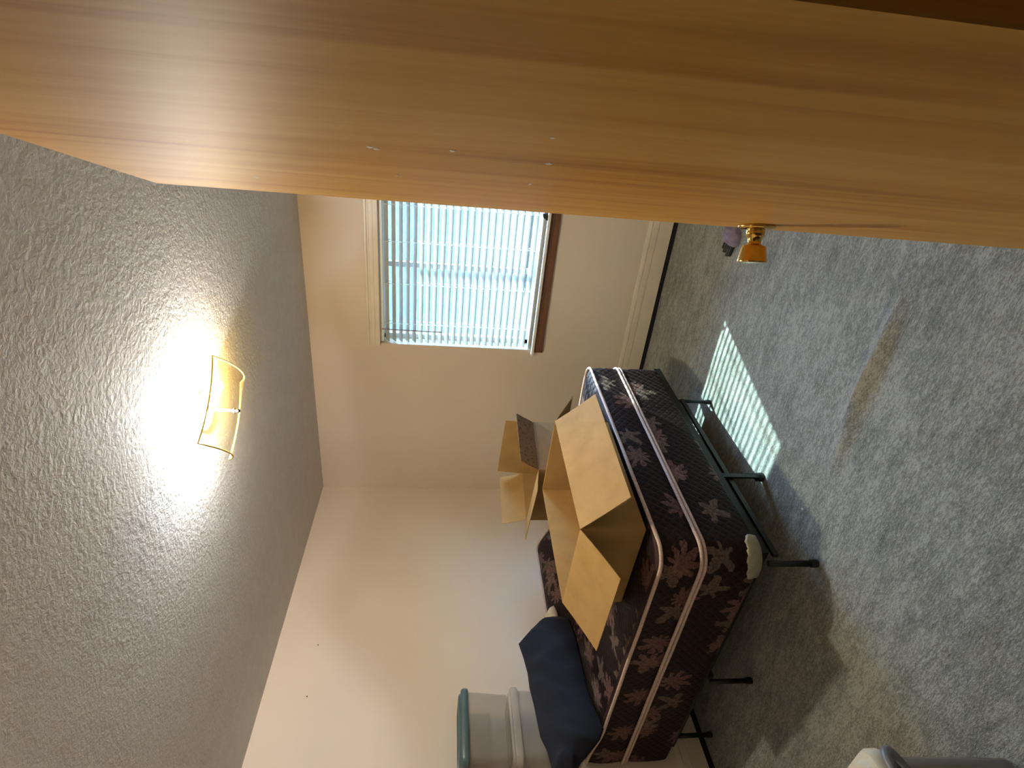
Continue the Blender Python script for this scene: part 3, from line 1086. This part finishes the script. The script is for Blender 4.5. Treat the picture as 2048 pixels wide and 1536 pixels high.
carton('cardboard_box', 1.356, -1.690, 0.673, 0.485, 0.705, 0.274, math.radians(-4.0),
       {'right': (-44, 0.25, 0.004), 'near': (-25, 0.26, 0.004), 'far': (-30, 0.26, 0.0), 'left': (-86, 0.22, 0.0)}, {},
       'large open cardboard box with its flaps folded out at the bed edge')
carton('cardboard_box', 0.925, -0.905, 0.690, 0.53, 0.37, 0.255, math.radians(-14.0),
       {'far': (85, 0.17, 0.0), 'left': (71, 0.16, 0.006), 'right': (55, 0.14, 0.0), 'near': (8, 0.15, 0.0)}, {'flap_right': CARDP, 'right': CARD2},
       'smaller cardboard box with raised flaps behind the large box')

# ---------------------------------------------------------------- navy cloth over a pillow
F1 = Vector((0.335, -1.72, 0.690))
tv = Vector((0.233, -0.972, 0)).normalized()
uvv = Vector((-0.193, -0.046, 0.98)).normalized()
nv_ = tv.cross(uvv).normalized() * -1
if nv_.x < 0:
    nv_ = -nv_
OUT = [(-0.1, 0.338), (-0.142, 0.297), (-0.197, 0.25), (-0.244, 0.196), (-0.268, 0.155), (-0.273, 0.107), (-0.262, 0.063), (-0.231, 0.013), (-0.133, 0.003), (-0.02, 0.005), (0.093, 0.01), (0.198, 0.016), (0.312, 0.023), (0.404, 0.02), (0.479, 0.010), (0.545, 0.004), (0.595, 0.035), (0.64, 0.086), (0.69, 0.149), (0.751, 0.198), (0.733, 0.284), (0.676, 0.283), (0.597, 0.29), (0.521, 0.309), (0.429, 0.311), (0.324, 0.313), (0.227, 0.32), (0.126, 0.316), (0.015, 0.324)]
OUT2 = []
for i, a in enumerate(OUT):                               # refine outline
    b = OUT[(i + 1) % len(OUT)]
    k = max(1, int(math.dist(a, b) / 0.02))
    for j in range(k):
        OUT2.append((a[0] + (b[0] - a[0]) * j / k, a[1] + (b[1] - a[1]) * j / k))
def spine(p):
    return (max(-0.12, min(0.60, p[0])), 0.165)
nr = 16
V, Fc = [], []
no = len(OUT2)
for side in (1, -1):
    for k in range(nr + 1):
        f = k / nr
        for p in OUT2:
            c_ = spine(p)
            x = p[0] + (c_[0] - p[0]) * f
            y = p[1] + (c_[1] - p[1]) * f
            thick = (0.062 if side > 0 else 0.022) * (1 - (1 - f) ** 2.4)
            if side > 0:
                fold = 0.013 * math.sin(x * 30 + y * 18 + 2.5 * noise.noise(Vector((x * 5, y * 5, 1)))) + 0.022 * noise.noise(Vector((x * 9, y * 7, 4)))
                thick += fold * min(1, f * 2.2)
            V.append(F1 + tv * x + uvv * y + nv_ * (side * thick))
half_n = (nr + 1) * no
for s_ in (0, 1):
    for k in range(nr):
        for i in range(no):
            j = (i + 1) % no
            a = s_ * half_n + k * no
            q4 = (a + i, a + j, a + no + j, a + no + i)
            Fc.append(q4 if s_ == 0 else q4[::-1])
bm = bmesh.new()
vv = [bm.verts.new(v) for v in V]
for f in Fc:
    try:
        bm.faces.new([vv[i] for i in f])
    except ValueError:
        pass
bmesh.ops.remove_doubles(bm, verts=bm.verts, dist=0.0006)
o = bm_obj('navy_cloth', bm, NAVY, None, True)
tag(o, 'dark navy cloth draped over a bundle at the head of the bed', 'cloth')
# cream pillow corner peeping out between cloth and box flap
pc = Vector((0.190, -1.452, 0.786))
V, Fc = [], []
pn = 20
for side in (1, -1):
    for j in range(pn + 1):
        for i in range(pn + 1):
            a, b = i / pn * 2 - 1, j / pn * 2 - 1
            ea = max(0, 1 - a ** 4) ** .5 * max(0, 1 - b ** 4) ** .5
            V.append((a * 0.055 * (1 - 0.06 * b * b), b * 0.085 * (1 - 0.06 * a * a), side * 0.032 * ea))
q = (pn + 1) ** 2
for j in range(pn):
    for i in range(pn):
        a = j * (pn + 1) + i
        Fc.append((a, a + 1, a + pn + 2, a + pn + 1))
        Fc.append((q + a, q + a + pn + 1, q + a + pn + 2, q + a + 1))
bm = bmesh.new()
vv = [bm.verts.new(v) for v in V]
for f in Fc:
    bm.faces.new([vv[i] for i in f])
bmesh.ops.remove_doubles(bm, verts=bm.verts, dist=0.0006)
o = bm_obj('pillow', bm, PILLOW, None, True, pc)
o.rotation_euler = (0, math.radians(14), 0)
tag(o, 'small cream pillow peeping out beside the navy cloth', 'pillow')

# ---------------------------------------------------------------- storage totes
def tote(name, x0, x1, y0, y1, z0, z1, lidm, lidname, label, cat='tote', grp=None, body=None, lidh=0.035, bodyrim=None):
    cx, cy = (x0 + x1) / 2, (y0 + y1) / 2
    root = empty(name, (cx, cy, z0))
    tag(root, label, cat, grp)
    hx, hy = (x1 - x0) / 2, (y1 - y0) / 2
    zl = z1 - z0 - lidh
    def rg(k, z, r=0.045):
        return [(p[0], p[1], z) for p, s in rrect(-hx + k, hx - k, -hy + k, hy - k, max(0.012, r - k * 0.4), 0.03, 6, 6)]
    rings = [rg(0.050, 0.0), rg(0.036, 0.001), rg(0.030, 0.010), rg(0.016, zl - 0.03), rg(0.015, zl - 0.016)]
    inner = [rg(0.0175, zl - 0.016), rg(0.0185, zl - 0.03), rg(0.0325, 0.012), rg(0.040, 0.004), rg(0.052, 0.004)]
    V, Fc = loft(rings + inner, True, True)
    o = mesh_obj('body', V, Fc, body or CLEAR, root, True)
    o.data.set_sharp_from_angle(angle=math.radians(40))
    V, Fc = loft([rg(0.017, zl - 0.018), rg(0.006, zl - 0.016), rg(0.005, zl - 0.006), rg(0.010, zl - 0.002), rg(0.0185, zl - 0.002), rg(0.0185, zl - 0.018)], False, False)
    V2 = V
    n_ = len(rg(0.017, 0))
    Fc += [(k, 5 * n_ + k, 5 * n_ + (k + 1) % n_, (k + 1) % n_) for k in range(n_)]
    o = mesh_obj('rim', V2, Fc, bodyrim or CLEARRIM, root, True)
    o.data.set_sharp_from_angle(angle=math.radians(40))
    V, Fc = loft([rg(0.003, zl - 0.014), rg(0.0, zl - 0.010), rg(0.0, zl + lidh * 0.35), rg(0.006, zl + lidh * 0.62), rg(0.020, zl + lidh * 0.70), rg(0.026, zl + lidh * 0.95), rg(0.034, zl + lidh), rg(0.060, zl + lidh), rg(0.066, zl + lidh * 0.8), rg(0.10, zl + lidh * 0.8)], False, True)
    o = mesh_obj(lidname, V, Fc, lidm, root, True)
    o.data.set_sharp_from_angle(angle=math.radians(40))
    return root
TZ = 0.745
TY0, TY1, TX0, TX1 = -2.285, -1.885, 0.015, 0.262
tote('storage_tote', TX0, TX1, TY0, TY1, TZ, 1.108, CLEARRIM, 'lid', 'cloudy clear plastic tote with clear lid, lower of the stack by the wall', 'tote', 'stacked clear totes on the bed')
tote('storage_tote', TX0, TX1, TY0, TY1, 1.109, 1.372, TEAL, 'lid', 'cloudy clear plastic tote with teal lid, top of the stack by the wall', 'tote', 'stacked clear totes on the bed')

bn = tote('storage_bin', 1.13, 1.755, -3.42, -2.992, 0.0, 0.425, BINLID, 'lid', 'smoky plastic bin with ivory lid and grey latch near the doorway', 'bin', None, BINBODY, 0.04, GREYP)
# grey latch loop on the bin's right end
c_ = Vector((1.755, -3.072, 0.368)) - Vector(bn.location)
pts = []
for k in range(20):
    a = 2 * math.pi * k / 20
    pts.append(c_ + Vector((0.010 + 0.014 * math.sin(a), 0.052 * math.cos(a), 0.030 * math.sin(a))))
V, Fc = tube_mesh(pts, 0.011, 10, True)
tag(mesh_obj('latch', V, Fc, GREYP, bn, True), 'grey plastic latch handle')

# ---------------------------------------------------------------- small things on the carpet
pr = empty('purple_cloth', (2.470, -0.800, 0.0), math.radians(-12))
tag(pr, 'small dusty purple cloth item with dark ribbed end on carpet by the door knob', 'cloth item')
V, Fc = [], []
for j in range(15):
    for i in range(24):
        a = math.pi / 2 * j / 14
        b = 2 * math.pi * i / 24
        rr = math.cos(a) ** 0.7
        nz_ = noise.noise(Vector((math.cos(b) * 2, math.sin(b) * 2, a * 2)))
        V.append(((0.055 + 0.010 * nz_) * rr * math.cos(b), (0.075 + 0.010 * nz_) * rr * math.sin(b), 0.052 * math.sin(a) * (1 + 0.25 * nz_)))
for j in range(14):
    for i in range(24):
        k = (i + 1) % 24
        Fc.append((j * 24 + i, j * 24 + k, (j + 1) * 24 + k, (j + 1) * 24 + i))
mesh_obj('upper', V, Fc, PURPLE, pr, True)
for k in range(5):
    bm = bmesh.new()
    bbox(bm, (-0.100 - 0.012 * (k % 2), -0.050 + 0.021 * k, 0.001), (-0.030, -0.034 + 0.021 * k, 0.020), 0.004)
    bm_obj('ribbed_tab', bm, DARKOL, pr, 'auto')
V, Fc = lathe([(0.0005, 0.0), (0.004, 0.001), (0.0052, 0.004), (0.0038, 0.0075), (0.0005, 0.009)], 10)
tag(mesh_obj('crumb', V, Fc, CHIPM, None, True, (1.667, -2.030, 0.0)), 'tiny white crumb lying on the carpet in front of the bed', 'crumb')
